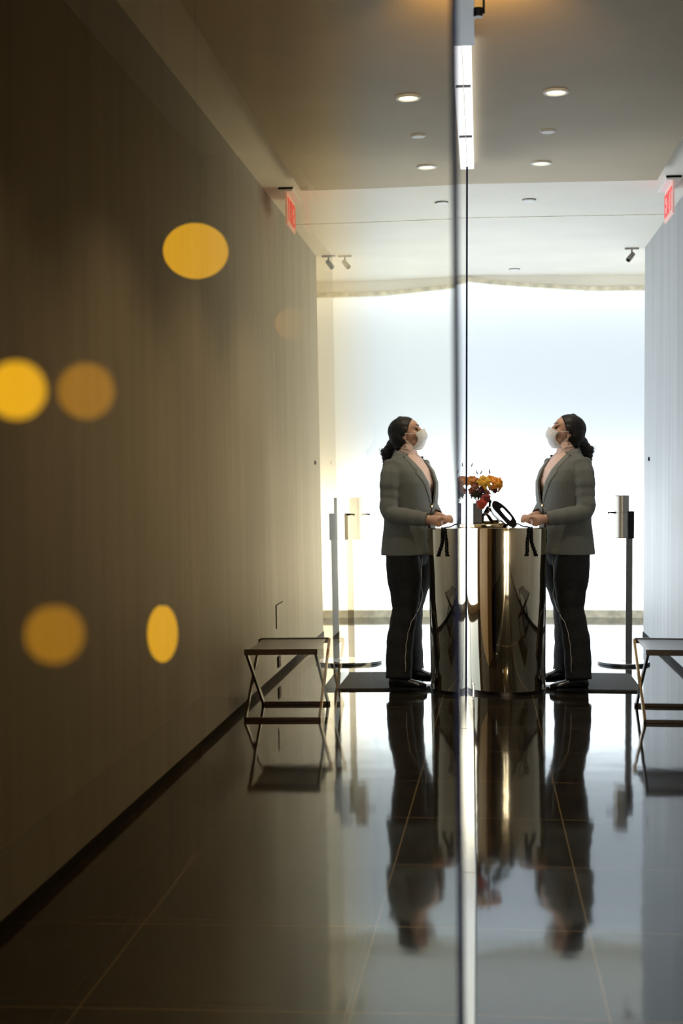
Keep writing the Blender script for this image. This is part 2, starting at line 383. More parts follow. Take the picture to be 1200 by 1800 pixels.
t = thing('track_uplight', 'small amber uplight on a rod under the ceiling at the top of the photo', 'uplight', (-.014, 4.85, 2.80))
bm = B(); tube(bm, [(0, 0, 0), (0, 0, .03)], .016, 18); obj('lamp_body', bm, M['pole'], t)
bm = B(); tube(bm, [(.019, 0, .01), (.019, 0, HS-2.80)], .004, 8); obj('bracket', bm, M['pole'], t)
bm = B(); tube(bm, [(0, 0, .0302), (0, 0, .0325)], .012, 18); obj('lens', bm, M['globe'], t)
l = bpy.data.lights.new('amber_beam', 'SPOT'); l.energy = UPLIGHT_W; l.color = (1.0, 0.55, 0.10); l.spot_size = 1.5; l.spot_blend = 1.0; l.shadow_soft_size = .012
lo = bpy.data.objects.new('amber_beam', l); COL.objects.link(lo); lo.parent = t; lo.location = (0, 0, .036); lo.rotation_euler = (PI - 1.12, 0, 0)

# ------------------------------------------------------------------ ceiling fittings
def downlight(x, y, lit, r, label, group='round ceiling fittings in a row along the grey ceiling', watts=DOWNLIGHT_W):
    t = thing('recessed_downlight' if lit else 'ceiling_cover_plate', label, 'ceiling light' if lit else 'ceiling plate', (x, y, HS), 0, group)
    bm = B(); lathe(bm, [(r*.70, -.002), (r*.76, -.009), (r*.95, -.008), (r, -.003), (r, 0.0), (r*.70, 0.0)] if lit else [(r*.2, -.009), (r*.8, -.009), (r, -.003), (r, 0)], n=40)
    obj('trim_ring' if lit else 'cover', bm, M['white'], t, smooth=False)
    if lit:
        bm = B(); lathe(bm, [(r*.1, -.004), (r*.71, -.004), (r*.71, -.001), (r*.1, -.001)], n=32); obj('lens', bm, M['lens'], t)
        l = bpy.data.lights.new('downlight_beam', 'SPOT'); l.energy = watts; l.color = (1.0, 0.86, 0.66); l.spot_size = 1.9; l.spot_blend = 0.6; l.shadow_soft_size = .04
        lo = bpy.data.objects.new('downlight_beam', l); COL.objects.link(lo); lo.parent = t; lo.location = (0, 0, -.02)
    return t
downlight(.335, 6.59, True, .060, 'lit round downlight, larger and nearer of the two on the grey ceiling')
downlight(.333, 7.323, False, .041, 'unlit white round plate between the two lit downlights on the grey ceiling')
downlight(.329, 8.05, True, .058, 'lit round downlight nearest the far edge of the grey ceiling')
downlight(.345, 5.14, True, .060, 'lit round downlight at the top edge of the photo, seen only in the glass')
for yy, lab in ((3.7, 'lit round downlight above the near floor, outside the top of the photo'), (2.2, 'lit round downlight close overhead, outside the top of the photo'), (.7, 'lit round downlight straight above the viewer, outside the photo'), (-.9, 'lit round downlight behind the viewer, outside the photo')):
    downlight(.345, yy, True, .060, lab, watts=35)  # unseen extra downlights, added as warm fill for the near corridor
for (x, y, r, lab) in ((.309, 9.46, .042, 'flat round white ceiling disc on the cream ceiling just past the grey soffit'), (.285, 12.55, .045, 'flat round ceiling disc nearest the bright window wall')):
    t = thing('ceiling_disc', lab, 'ceiling disc', (x, y, H))
    bm = B(); lathe(bm, [(r*.1, -.012), (r*.94, -.012), (r, -.008), (r, -.004), (r*.1, -.004)], n=36); obj('cover', bm, M['white'], t)
    bm = B(); lathe(bm, [(r*.1, -.004), (r*1.06, -.004), (r*1.06, 0), (r*.1, 0)], n=36); obj('gap_ring', bm, M['black'], t)
t = thing('ceiling_spotlight', 'small white spotlight on a stem under the cream ceiling at the right wall corner', 'spotlight', (1.185, 11.50, H))
bm = B(); box(bm, -.055, .055, -.015, .015, -.012, 0); obj('mount_plate', bm, M['steel'], t)
bm = B(); tube(bm, [(0, 0, -.012), (0, 0, -.055)], .007, 10); obj('stem', bm, M['steel'], t)
bm = B(); tube(bm, [(.012, .01, -.045), (-.012, -.01, -.075), (-.032, -.03, -.100)], [.018, .021, .022], 16); obj('lamp_head', bm, M['steel'], t, smooth=False)
bm = B(); tube(bm, [(-.0315, -.0295, -.0995), (-.034, -.032, -.1027)], .015, 16); obj('lens', bm, M['black'], t)

# exit sign
t = thing('exit_sign', 'red EXIT sign hanging from the ceiling in front of the right wall', 'exit sign', (1.155, 9.0, H))
bm = B(); box(bm, -.045, .045, -.20, .20, -.024, 0); obj('canopy', bm, M['white'], t, bevel=.003)
bm = B(); box(bm, -.046, .046, -.203, -.200, -.012, 0.0); obj('end_cap', bm, M['black'], t)
bm = B(); box(bm, -.006, .006, -.19, .19, -.222, -.024); pn = obj('panel', bm, M['exitpanel'], t, bevel=.002)
bm = B()
def stroke(y0, z0, y1, z1, w=.021):
    """letter bar on the -X face; y runs towards the camera as the word is read"""
    d = Vector((0, y1-y0, z1-z0)).normalized(); n = Vector((0, -d.z, d.y))*w/2
    a, b = Vector((-.0062, -y0, z0)), Vector((-.0062, -y1, z1)); n.y = -n.y
    q = [a+n, b+n, b-n, a-n]; hexa(bm, q + [p + Vector((-.003, 0, 0)) for p in q])
zt, zb = -.055, -.195; zm = (zt+zb)/2
y = -.165
stroke(y, zb, y, zt); stroke(y, zt-.01, y+.06, zt-.01); stroke(y, zm, y+.05, zm); stroke(y, zb+.01, y+.06, zb+.01)
y = -.075; stroke(y, zb, y+.07, zt); stroke(y, zt, y+.07, zb)
y = .035; stroke(y, zb, y, zt)
y = .075; stroke(y, zt-.01, y+.085, zt-.01); stroke(y+.0425, zb, y+.0425, zt)
obj('letters', bm, M['exitred'], pn)

# wall fittings
Yo = 9.11; xo = wx(Yo)
t = thing('wall_plate', 'flush rectangular outlet plate on the right wall above the stool, seen in the glass', 'wall plate', (xo, Yo, .393))
bm = B(); box(bm, -.004, 0, -.14, .14, -.072, .072); obj('plate', bm, M['wall'], t)
bm = B(); box(bm, -.006, 0, -.146, -.138, -.076, .076); box(bm, -.006, 0, -.146, .146, .072, .076); obj('shadow_frame', bm, M['black'], t)
t = thing('wall_socket', 'small dark socket low on the right wall behind the stool', 'socket', (wx(9.03), 9.03, .10))
bm = B(); box(bm, -.012, 0, -.045, .045, -.035, .035); obj('socket_body', bm, M['dark'], t, bevel=.003)
t = thing('wall_button', 'tiny dark round button on the right wall near its far corner', 'button', (wx(11.13), 11.13, 1.403))
bm = B(); tube(bm, [(0, 0, 0), (-.008, 0, 0), (-.012, 0, 0)], [.016, .016, .008], 16); obj('button', bm, M['black'], t)

# ------------------------------------------------------------------ amber lamps behind the glass
def globe(x, y, z, r, m, label, sq=1.0, watts=0):
    t = thing('pendant_lamp', label, 'pendant lamp', (x, y, z))
    bm = B(); ball(bm, (0, 0, 0), r, r, r*sq, 28, 18); obj('lamp_globe', bm, m, t, smooth=True)
    bm = B(); tube(bm, [(0, 0, r*sq*.97), (0, 0, r*sq*1.12)], r*.22, 14); obj('cap', bm, M['dark'], t)
    bm = B(); tube(bm, [(0, 0, r*sq*1.1), (0, 0, H - z)], .0004, 6); obj('cord', bm, M['dark'], t)
GLOBES = [(345, 445, 3.2, .074, 'globe', 'amber globe lamp glowing through the glass at upper left', .84),
          (30, 690, 1.05, .022, 'globe', 'amber globe lamp at the left edge of the photo, level with the woman\'s head', 1.0),
          (152, 690, 1.2, .024, 'globe2', 'dimmer blurred amber lamp just right of the one at the left edge', 1.0),
          (95, 1110, 1.0, .021, 'globe2', 'blurred amber lamp low at the left, level with the stool', 1.0),
          (285, 1112, 2.4, .026, 'globe', 'tall narrow amber lamp low in the glass, left of the stool', 1.9),
          (512, 570, 3.4, .040, 'globe2', 'faint orange lamp in the glass below the mirrored exit sign', .95)]
yaw, pit = .09788, .02235
for px, py, Y, r, m, lab, sq in GLOBES:
    # the lamp's bearing and height, measured once from the photograph
    az = math.atan((600-px)/2500.0) + yaw; x = -math.tan(az)*Y
    z = 1.24 - (py-844)/2500.0*Y/math.cos(az)
    globe(x, Y, z, r, M[m], lab, sq)

# ------------------------------------------------------------------ floor mat
t = thing('floor_mat', 'dark rubber floor mat under the standing woman beside the desk', 'mat', (.70, 8.79, 0))
bm = B()
def rr(x0, x1, y0, y1, r, z, n=6):
    P = []
    for cx, cy, a0 in ((x1-r, y1-r, 0), (x0+r, y1-r, PI/2), (x0+r, y0+r, PI), (x1-r, y0+r, 1.5*PI)):
        for k in range(n+1): a = a0 + PI/2*k/n; P.append((cx+r*math.cos(a), cy+r*math.sin(a), z))
    return P
loft(bm, [rr(-.25, .245, -.37, .37, .03, 0), rr(-.25, .245, -.37, .37, .03, .008), rr(-.243, .238, -.363, .363, .028, .013)])
obj('mat_body', bm, M['mat'], t)

# ------------------------------------------------------------------ brass drum desk
DX, DY, DR, DZ = .148, 8.43, .232, .966
t = thing('reception_desk', 'cylindrical polished bronze reception desk in front of the woman', 'desk', (DX, DY, 0))
bm = B(); lathe(bm, [(DR-.004, .018), (DR, .022), (DR, DZ-.008), (DR-.001, DZ-.003), (DR-.004, DZ)], n=128); obj('drum', bm, M['brass'], t, smooth=True)
for p in t.children[0].data.polygons:
    if len(p.vertices) > 4: p.use_smooth = False
bm = B(); lathe(bm, [(DR+.002, 0), (DR+.002, .018), (DR-.01, .02), (DR-.01, 0)], n=96); o = obj('plinth', bm, M['bronze'], t); o['label'] = 'dark base ring'
bm = B(); lathe(bm, [(.105, 0), (.115, .002), (.117, .010), (.117, .016), (.113, .020), (.02, .020), (.02, 0)], (-.106, -.045, DZ), n=72); o = obj('raised_lid', bm, M['brass2'], t); o['label'] = 'raised brass lid'
TZ = DZ + .020

# ------------------------------------------------------------------ vase and flowers
VX, VY = -.020, 8.37
t = thing('flower_vase', 'dark square glass vase of flowers on the desk', 'vase', (VX, VY, TZ))
bm = B(); box(bm, -.028, .028, -.028, .028, 0, .12); obj('vase_body', bm, M['vase'], t, bevel=.004)
def petal(bm, base, d, up, L, w, curl, n=6):
    d = Vector(d).normalized(); up = Vector(up); up = (up - d*up.dot(d)).normalized(); s = d.cross(up); base = Vector(base)
    rings = []
    for i in range(n+1):
        u = i/n; ww = w*math.sin(PI*min(1, .12+.86*u))**.8
        c = base + d*(L*u) - up*(curl*u*u*L) + up*(.25*L*math.sin(PI*u))
        th = .0012
        rings.append([c - s*ww + up*ww*.25 + up*th, c + up*th, c + s*ww + up*ww*.25 + up*th, c + s*ww + up*ww*.25 - up*th, c - up*th, c - s*ww + up*ww*.25 - up*th])
    loft(bm, rings)
def flower(name, label, c, face, L, w, np_, curl, m, mc, cat='flower', layers=1, group=None):
    c = Vector(c); f = Vector(face).normalized()
    t = thing(name, label, cat, c, 0, group)
    a = f.orthogonal().normalized(); b = f.cross(a)
    bm = B()
    for ly in range(layers):
        for k in range(np_):
            th = 2*PI*(k + .5*ly)/np_ + random.uniform(-.15, .15); r = a*math.cos(th) + b*math.sin(th)
            lift = .35 + .55*ly
            petal(bm, f*.004*ly, r + f*lift, f - r*.3, L*(1-.22*ly)*random.uniform(.88, 1.1), w*(1-.2*ly), curl, 5)
    obj('petals', bm, m, t, smooth=True)
    bm = B(); ball(bm, f*.012, .008, .008, .008, 10, 6); obj('centre', bm, mc, t, smooth=True)
    bm = B(); foot = Vector((VX + (c.x-VX)*.12, VY + (c.y-VY)*.12, TZ+.113)) - c
    tube(bm, catmull([foot, foot*.45 + Vector((0, 0, -.012)), f*-.002], 5), .0018, 6); obj('stem', bm, M['leaf'], t, smooth=True)
def at(px, py, Y):   # photo position of a blossom at depth Y
    az = math.atan((600-px)/2500.0) + yaw; dd = Y/math.cos(az)
    return (-math.tan(az)*Y, Y, 1.24 - (py-844)/2500.0*dd*1.0)
BQ = 'flowers arranged in the dark vase'
flower('lily', 'orange lily at the right end of the bouquet, petals spread', at(874, 850, 8.36), (.7, -.6, .2), .046, .020, 6, .55, M['orange'], M['amber'], layers=2, group=BQ)
flower('lily', 'large yellow lily at the top centre of the bouquet', at(850, 847, 8.345), (.15, -.85, .5), .044, .021, 7, .45, M['amber'], M['orange'], layers=2, group=BQ)
flower('lily', 'orange lily between the yellow one and the right end', at(863, 845, 8.38), (.3, -.6, .7), .040, .019, 6, .45, M['orange'], M['amber'], layers=2, group=BQ)
flower('lily', 'rust and orange lily at upper left beside the dark glass edge', at(829, 846, 8.375), (-.2, -.75, .6), .040, .018, 7, .4, M['rustor'], M['amber'], layers=2, group=BQ)
flower('amaryllis', 'bright red blossom drooping in front of the vase at right', at(846, 885, 8.32), (.15, -.9, -.25), .034, .019, 5, .3, M['red'], M['red'], layers=2, group=BQ)
flower('amaryllis', 'dark red blossom above the drooping bright red one', at(854, 876, 8.335), (.4, -.8, 0), .032, .017, 6, .3, M['darkred'], M['wine'], layers=2, group=BQ)
for px, py, m, lab, L in ((835, 856, 'rose', 'dusky pink-brown rose at left of the bouquet below the rust lily', .026), (829, 864, 'rust', 'rust rose at the lower left edge of the bouquet', .027),
                       (848, 861, 'wine', 'deep wine rose under the large yellow lily', .028), (841, 868, 'leaf', 'nearly black rose just above the vase rim', .027),
                       (862, 857, 'peach', 'small peach rose under the orange lilies', .020), (870, 862, 'wine', 'deep wine rose under the right end lily', .018),
                       (856, 867, 'rose', 'dusky pink rose low on the right side', .021), (840, 846, 'rust', 'rust rose between the rust lily and the yellow lily', .022)):
    flower('rose', lab, at(px, py, 8.345+random.uniform(0, .04)), (random.uniform(-.3, .3), -.9, random.uniform(0, .5)), L, L*.62, 6, .1, M[m], M[m], layers=3, group=BQ)
for px, py, lab, lx, sc in ((829, 817, 'tallest wine bud above the bouquet beside the glass edge', .2, .75), (837.5, 830, 'left of the two crossing wine buds on top of the bouquet', -.35, .85), (845.5, 830, 'right of the two crossing wine buds on top of the bouquet', .45, .85), (860, 829, 'single upright wine bud right of centre', -.12, .95)):
    c = at(px, py, 8.37); t = thing('flower_bud', lab, 'flower', c, 0, BQ)
    lean = Vector((lx, 0, 1)).normalized()
    bm = B(); tube(bm, [lean*-.018*sc, lean*-.010*sc, lean*0, lean*.010*sc, lean*.018*sc], [.0012, .0036*sc, .0042*sc, .003*sc, .0008], 8); obj('bud', bm, M['wine'], t, smooth=True)
    bm = B(); petal(bm, lean*-.012, lean + Vector((.7, -.2, 0)), (0, 0, 1), .014, .003, .6, 4); obj('sepal', bm, M['wine'], t, smooth=True)
    foot = Vector((VX, VY, TZ+.115)) - Vector(c); bm = B(); tube(bm, catmull([foot, foot*.5 - lean*.01, lean*-.016], 5), .0009, 6); obj('stem', bm, M['leaf'], t)
for k, (px, py, lab) in enumerate(((843, 873, 'dark leaf sprig over the middle of the vase rim'), (850, 870, 'dark leaf sprig right of the vase rim'), (832, 871, 'dark leaf sprig left of the vase rim'))):
    t = thing('leaf_sprig', lab, 'leaves', at(px, py, 8.355), 0, 'leaf sprigs in the vase'); bm = B()
    for j in range(6): petal(bm, (0, 0, 0), (math.cos(j*1.05+k), -.4, math.sin(j*1.05+k)*.7), (0, -.5, 1), .024, .008, .3, 4)
    obj('leaves', bm, M['leaf'], t, smooth=True)
    bm = B(); foot = Vector((VX, VY, TZ+.113)) - Vector(at(px, py, 8.355)); tube(bm, [foot, foot*.4, (0, 0, 0)], .0013, 6); obj('stem', bm, M['leaf'], t)

# ------------------------------------------------------------------ desk telephone
PYc = 8.335
t = thing('desk_telephone', 'black handset tilted on a chrome stand on the desk beside the flowers', 'telephone', (.10, PYc, TZ))
def zx(u, v):   # measured outline -> local metres on the stand
    px, py = 800 + u/7.06, 860 + v/7.06
    a = at(px, py, PYc); return (a[0]-.10, a[2]-TZ)
out_ = [zx(*p) for p in ((455,200),(462,160),(485,140),(530,152),(600,198),(670,268),(725,338),(758,400),(760,440),(735,465),(690,462),(655,440),(590,370),(520,295),(470,240))]
hole = [zx(*p) for p in ((560,240),(572,230),(590,232),(625,268),(660,305),(690,338),(697,362),(690,380),(678,382),(655,362),(620,325),(590,290),(565,258),(560,250),(558,245))]
def rnd(L, k=4):
    c = [(x, 0, z) for x, z in L]; q = catmull([c[-1]] + c + [c[0], c[1]], k)[k:-k-1]
    return [(p.x, p.z) for p in q]
out_, hole = rnd(out_), rnd(hole)
bm = B(); n = len(out_)
V = [[bm.verts.new((x, yy, z)) for x, z in L] for yy in (-.024, .024) for L in (out_, hole)]
for i in range(n):
    j = (i+1) % n
    bm.faces.new((V[0][i], V[0][j], V[1][j], V[1][i])); bm.faces.new((V[2][i], V[3][i], V[3][j], V[2][j]))
    bm.faces.new((V[0][i], V[2][i], V[2][j], V[0][j])); bm.faces.new((V[1][i], V[1][j], V[3][j], V[3][i]))
obj('handset', bm, M['dark'], t, bevel=.004)
bm = B()
base = [zx(*p) for p in ((330,425),(335,300),(360,280),(395,300),(450,400),(470,430))]
def wedge(bm, L, y0, y1, sc):
    cx = sum(p[0] for p in L)/len(L); cz = sum(p[1] for p in L)/len(L)
    loft(bm, [[(cx+(x-cx)*sc, y0, cz+(z-cz)*sc) for x, z in L], [(x, (y0+y1)/2, z) for x, z in L], [(cx+(x-cx)*.8, y1, cz+(z-cz)*.8) for x, z in L]])
wedge(bm, base, -.030, .045, .55)
w1 = [zx(*p) for p in ((345,285),(395,200),(440,225),(480,300),(540,360),(600,425),(470,432),(440,390),(400,330))]
wedge(bm, w1, -.015, .055, .5)
w2 = [zx(*p) for p in ((470,430),(560,372),(580,385),(640,432))]
wedge(bm, w2, -.040, .0, .5)
obj('stand', bm, M['chrome2'], t, bevel=.003)
bm = B(); x, z = zx(430, 150); ball(bm, (x, 0, z), .010, .012, .012, 14, 8); tube(bm, [(x, 0, z), (zx(425,215)[0], 0.01, zx(425,215)[1])], .007, 10); obj('knob', bm, M['dark'], t, smooth=True)
bm = B(); tube(bm, catmull([(.095, -.02, -.002), (.115, -.035, .000), (.14, -.06, -.012), (.165, -.085, -.0145), (.173, -.103, -.016)], 6), .0042, 8); obj('cable', bm, M['dark'], t, smooth=True)
def twisted(px, ztop, zbot, sway, label):
    X = at(px, 950, 8.23)[0]
    def surf(x): return DY - math.sqrt(max(.001, DR**2 - (x-DX)**2)) - .0098
    tc = thing('twisted_cord', label, 'cord', (X, surf(X), zbot), 0, 'twisted cords over the desk front')
    for ph in (0, PI):
        bm = B(); P = []; k = 60
        for i in range(k+1):
            u = i/k; z = ztop + (zbot-ztop)*u; x = X + sway*u*u + .0025*math.sin(u*9); a = u*2*PI*4.2 + ph
            P.append((x + .0042*math.cos(a) - X, surf(x) + .0035*math.sin(a) - surf(X) + (.006 if u < .02 else 0), z - zbot))
        tube(bm, P, [.0036]*(k-3) + [.005, .0055, .006, .004], 8); obj('strand', bm, M['dark'], tc, smooth=True)
twisted(929.5, DZ+.006, .805, -.012, 'left of two twisted black cords hanging over the desk front')
twisted(934, DZ+.006, .803, .030, 'right of two twisted black cords hanging over the desk front, frayed end swung out')

# ------------------------------------------------------------------ sanitiser stand
t = thing('sanitizer_dispenser', 'steel cylinder dispenser on a dark pole with round base by the window', 'dispenser', (.961, 9.73, 0))
bm = B(); lathe(bm, [(.165, 0), (.172, .003), (.172, .016), (.168, .019), (.02, .019), (.02, 0)], n=72); obj('base', bm, M['chrome'], t)
bm = B(); loft(bm, [[(r_*math.cos(2*PI*j/72), r_*math.sin(2*PI*j/72), z_) for j in range(72)] for r_, z_ in ((.1722, .002), (.1740, .003), (.1740, .016), (.1722, .017), (.1722, .002))], cap=False); obj('rim', bm, M['pole'], t)
bm = B(); box(bm, .017, .060, .045, .075, .018, .97); obj('pole', bm, M['pole'], t, bevel=.002)
bm = B(); box(bm, .020, .068, .020, .075, .845, 1.030); obj('bracket', bm, M['dark'], t, bevel=.004)
bm = B(); lathe(bm, [(.030, -.146), (.0465, -.146), (.0475, -.142), (.0475, .026), (.0465, .027), (.0465, .029), (.0475, .030), (.0475, .141), (.045, .146), (.02, .146)], (-.012, .045, .993), n=48); obj('canister', bm, M['steel'], t)
bm = B(); hexa(bm, [(-.108, .036, 1.018), (-.052, .032, 1.012), (-.052, .058, 1.012), (-.108, .054, 1.018), (-.108, .036, 1.025), (-.052, .032, 1.028), (-.052, .058, 1.028), (-.108, .054, 1.025)])
tube(bm, [(-.103, .045, 1.020), (-.103, .045, 1.010)], .004, 8); obj('spout', bm, M['dark'], t)

# ------------------------------------------------------------------ X-frame stool
SX0, SX1, SY0, SY1, SZ = .838, 1.225, 7.36, 7.90, .372
t = thing('folding_stool', 'low X-frame stool with dark leather seat against the right wall', 'stool', ((SX0+SX1)/2, (SY0+SY1)/2, 0))
hx, hy = (SX1-SX0)/2, (SY1-SY0)/2
bm = B(); r = []
for i in range(17):
    v = -1 + 2*i/16; y = v*hy; sag = -.007*(1-v*v)
    z = SZ + sag; r.append([(-hx+.012, y, z-.006), (hx-.012, y, z-.006), (hx-.012, y, z), (-hx+.012, y, z)])
loft(bm, r); obj('seat', bm, M['leather'], t)
for sy in (-1, 1):
    bm = B(); box(bm, -hx, hx, sy*hy-.010, sy*hy+.010, SZ-.026, SZ+.004); obj('seat_rail', bm, M['bronze'], t, bevel=.002)
    bm = B(); box(bm, -hx, hx, sy*hy-.014, sy*hy+.014, .0, .018); obj('floor_rail', bm, M['bronze'], t, bevel=.002)
for sx in (-1, 1):
    for sy in (-1, 1):
        bm = B(); a = Vector((sx*(hx-.004), sy*hy, SZ-.012)); b = Vector((sx*(hx-.004), -sy*hy, .006))
        d = (b-a).normalized(); nrm = Vector((1, 0, 0)).cross(d)*.014; w = Vector((.0065, 0, 0)); off = Vector((sx*.0068*(1 if sy > 0 else -1), 0, 0))
        hexa(bm, [a-nrm-w+off, a-nrm+w+off, b-nrm+w+off, b-nrm-w+off, a+nrm-w+off, a+nrm+w+off, b+nrm+w+off, b+nrm-w+off]); obj('leg', bm, M['brassleg'] if (sx < 0 and sy > 0) else M['bronze'], t)

# ------------------------------------------------------------------ the woman at the desk
ROOT = (.51, 8.62, .013)
per = thing('person', 'woman in grey blazer, dark trousers and white face mask standing at the desk', 'person', ROOT, PI + math.radians(28))
def ell(a, b, z, ha, hb, n=28, p=2.3):
    out = []
    for j in range(n):
        c, s = math.cos(2*PI*j/n), math.sin(2*PI*j/n)
        out.append((a + ha*math.copysign(abs(c)**(2/p), c), b + hb*math.copysign(abs(s)**(2/p), s), z))
    return out
HR = Matrix.Rotation(math.radians(-22), 3, 'Z') @ Matrix.Rotation(math.radians(-14), 3, 'Y')     # head: to profile, chin lifted
HC = Vector((.004, .0, 1.522))
def hp(a, b, z): return HC + HR @ Vector((a, b, z))
def hball(bm, c, rx, ry, rz, nu=20, nv=14): ball(bm, hp(*c), rx, ry, rz, nu, nv, HR)
arms = {
  1: dict(sh=(-.008, .160, 1.315), el=(.020, .232, 1.045), wr=(.253, .165, 1.000), ha=(.305, .155, .992)),
 -1: dict(sh=(-.002, -.160, 1.315), el=(.030, -.215, 1.060), wr=(.165, -.060, 1.012), ha=(.222, -.035, .995)),
}
body = B()
loft(body, [ell(0, 0, .80, .09, .14), ell(0, 0, .88, .11, .165), ell(.005, 0, 1.0, .09, .13), ell(.01, 0, 1.12, .095, .135), ell(.02, 0, 1.22, .11, .15), ell(.01, 0, 1.31, .085, .155), ell(.01, 0, 1.36, .055, .10), ell(.004, 0, 1.40, .046, .055), ell(.006, 0, 1.47, .046, .052)])
for s, A in arms.items():
    tube(body, catmull([A['sh'], (Vector(A['sh'])+Vector(A['el']))/2, A['el'], (Vector(A['el'])+Vector(A['wr']))/2, A['wr']], 4), lerpl([.048, .044, .036, .037, .026], 17), 14)
LEG = {1: [(-.005, .085, .86), (.058, .150, .47), (.050, .220, .07)], -1: [(.030, -.09, .86), (-.050, -.105, .47), (-.070, -.140, .07)]}
for s in LEG: tube(body, catmull(LEG[s], 6), lerpl([.072, .062, .046, .040, .030], 13), 16)
# head: skull, face, jaw, nose, ears
hball(body, (-.014, 0, .020), .088, .072, .078); hball(body, (.022, 0, -.012), .058, .060, .088); hball(body, (.044, 0, .026), .032, .054, .046)
hball(body, (.028, 0, -.062), .048, .050, .044); hball(body, (.060, 0, -.088), .018, .024, .017)
tube(body, [hp(.071, 0, .020), hp(.083, 0, -.006), hp(.095, 0, -.024), hp(.078, 0, -.034)], [.008, .010, .012, .008], 12)
hball(body, (.078, 0, -.058), .010, .024, .010, 14, 8)
for s in (1, -1):
    hball(body, (.066, s*.034, .020), .012, .020, .007, 12, 8); hball(body, (.050, s*.042, -.024), .022, .018, .022, 12, 8)
    hball(body, (-.012, s*.070, -.012), .017, .008, .030, 14, 10); hball(body, (-.008, s*.071, -.038), .009, .007, .010, 10, 8)
# hands resting on the desk edge, palm down with bent fingers
def hand(s):
    A = arms[s]; w = Vector(A['wr']); c = Vector(A['ha']); d = (c-w); d.z = 0; d.normalize(); side = Vector((-d.y, d.x, 0))   # side = person's left of the hand direction
    tube(body, [w - d*.02, w + d*.02, c, c + d*.022], [.025, .030, .036, .028], 14, flat=.95)
    inward = -s
    for k, (o, L) in enumerate(((.030, .070), (.010, .078), (-.010, .074), (-.029, .058))):
        p0 = c + d*.010 + side*(o*inward*.95) + Vector((0, 0, .010))
        p1 = p0 + d*L*.42 + Vector((0, 0, .012)); p2 = p1 + d*L*.34 - Vector((0, 0, .014)); p3 = p2 + d*L*.16 - Vector((0, 0, .020))
        tube(body, catmull([p0, p1, p2, p3], 4), lerpl([.0098, .0092, .0085, .0075], 13), 10)
    q0 = c - d*.020 + side*(.026*inward); q1 = q0 + side*(.020*inward) + d*.022 - Vector((0, 0, .004)); q2 = q1 + d*.034 - Vector((0, 0, .006))
    tube(body, catmull([q0, q1, q2], 4), lerpl([.012, .011, .0085], 9), 10)
hand(1); hand(-1)
remesh('body', body, .0048, M['skin'], per, 3)
# eyes and brows
for s in (1, -1):
    bm = B(); hball(bm, (.0685, s*.034, .003), .010, .013, .0055, 14, 8); obj('eye', bm, M['eye'], per, smooth=True)
    bm = B(); tube(bm, [hp(.0770, s*.014, .026), hp(.0755, s*.032, .031), hp(.062, s*.048, .026)], [.0022, .0028, .0012], 8); obj('eyebrow', bm, M['lip'], per, smooth=True)
# face mask wrapped round nose and chin
bm = B(); NU, NV = 17, 11
grid = []
for i in range(NV):
    v = i/(NV-1)
    bul = math.sin(PI*(.16+.62*v)); row = []
    for j in range(NU):
        u = -1 + 2*j/(NU-1); th = u*math.radians(80)
        zc = -.002 - .112*v - (.018*abs(u)**1.5 if v < .3 else .006*abs(u)) + .012*abs(u)**2*max(0, v-.55)*2
        ra = .040 + .022*bul + (.012 if v < .55 else .0)*(1-abs(u)); rb = .060 - .006*v
        notch = -.014*math.exp(-((v-.45)/.25)**2)*abs(u)**3
        row.append(hp(.044 - .006*v - .030*v**4 - .014*abs(u)*v + ra*math.cos(th)**.85 - notch + (.0015 if i % 3 == 0 else 0), rb*math.sin(th), zc))
    grid.append(row)
vv = [[bm.verts.new(p) for p in r] for r in grid]
for i in range(NV-1):
    for j in range(NU-1): bm.faces.new((vv[i][j], vv[i][j+1], vv[i+1][j+1], vv[i+1][j]))
mk = obj('face_mask', bm, M['maskm'], per, smooth=True)
so = mk.modifiers.new('thick', 'SOLIDIFY'); so.thickness = .003; so.offset = 1
for s in (1, -1):
    e = .060
    for z0, z1 in ((-.022, -.004), (-.098, -.044)):
        bm = B(); tube(bm, catmull([hp(.050 if z0 > -.05 else .026, s*(e-.003), z0), hp(.026 if z0 > -.05 else .010, s*.070, (z0+z1)/2), hp(-.010, s*.080, z1)], 5), .0018, 6); obj('ear_loop', bm, M['maskm'], mk, smooth=True)
# hair: swept back cap, low bun with waves
bm = B()
hball(bm, (-.020, 0, .022), .096, .080, .084, 28, 18); hball(bm, (-.048, 0, -.010), .068, .080, .080, 24, 16)
hball(bm, (-.052, 0, -.058), .052, .060, .045); [hball(bm, (-.006, s*.066, .006), .040, .018, .034) for s in (1, -1)]
hb = remesh('hair', bm, .005, None, None, 3)
inv_h = HR.transposed()
kill = []
for f in hb.faces:
    q = inv_h @ (f.calc_center_median() - HC)
    line = .046 + .50*(q.z-.065) if q.z > -.002 else -.004 - .25*(-.002 - q.z)
    if q.a if False else (q.x > line and abs(q.y) < .2): kill.append(f)
bmesh.ops.delete(hb, geom=kill, context='FACES')
for v in hb.verts:
    q = inv_h @ (v.co - HC); v.co += (v.co-HC).normalized()*.0003*math.sin(q.z*190 + q.x*60 + 3*math.sin(q.y*60))
hair = obj('hair', hb, M['hair'], per, smooth=True)
so = hair.modifiers.new('thick', 'SOLIDIFY'); so.thickness = .006; so.offset = -1
bm = B()
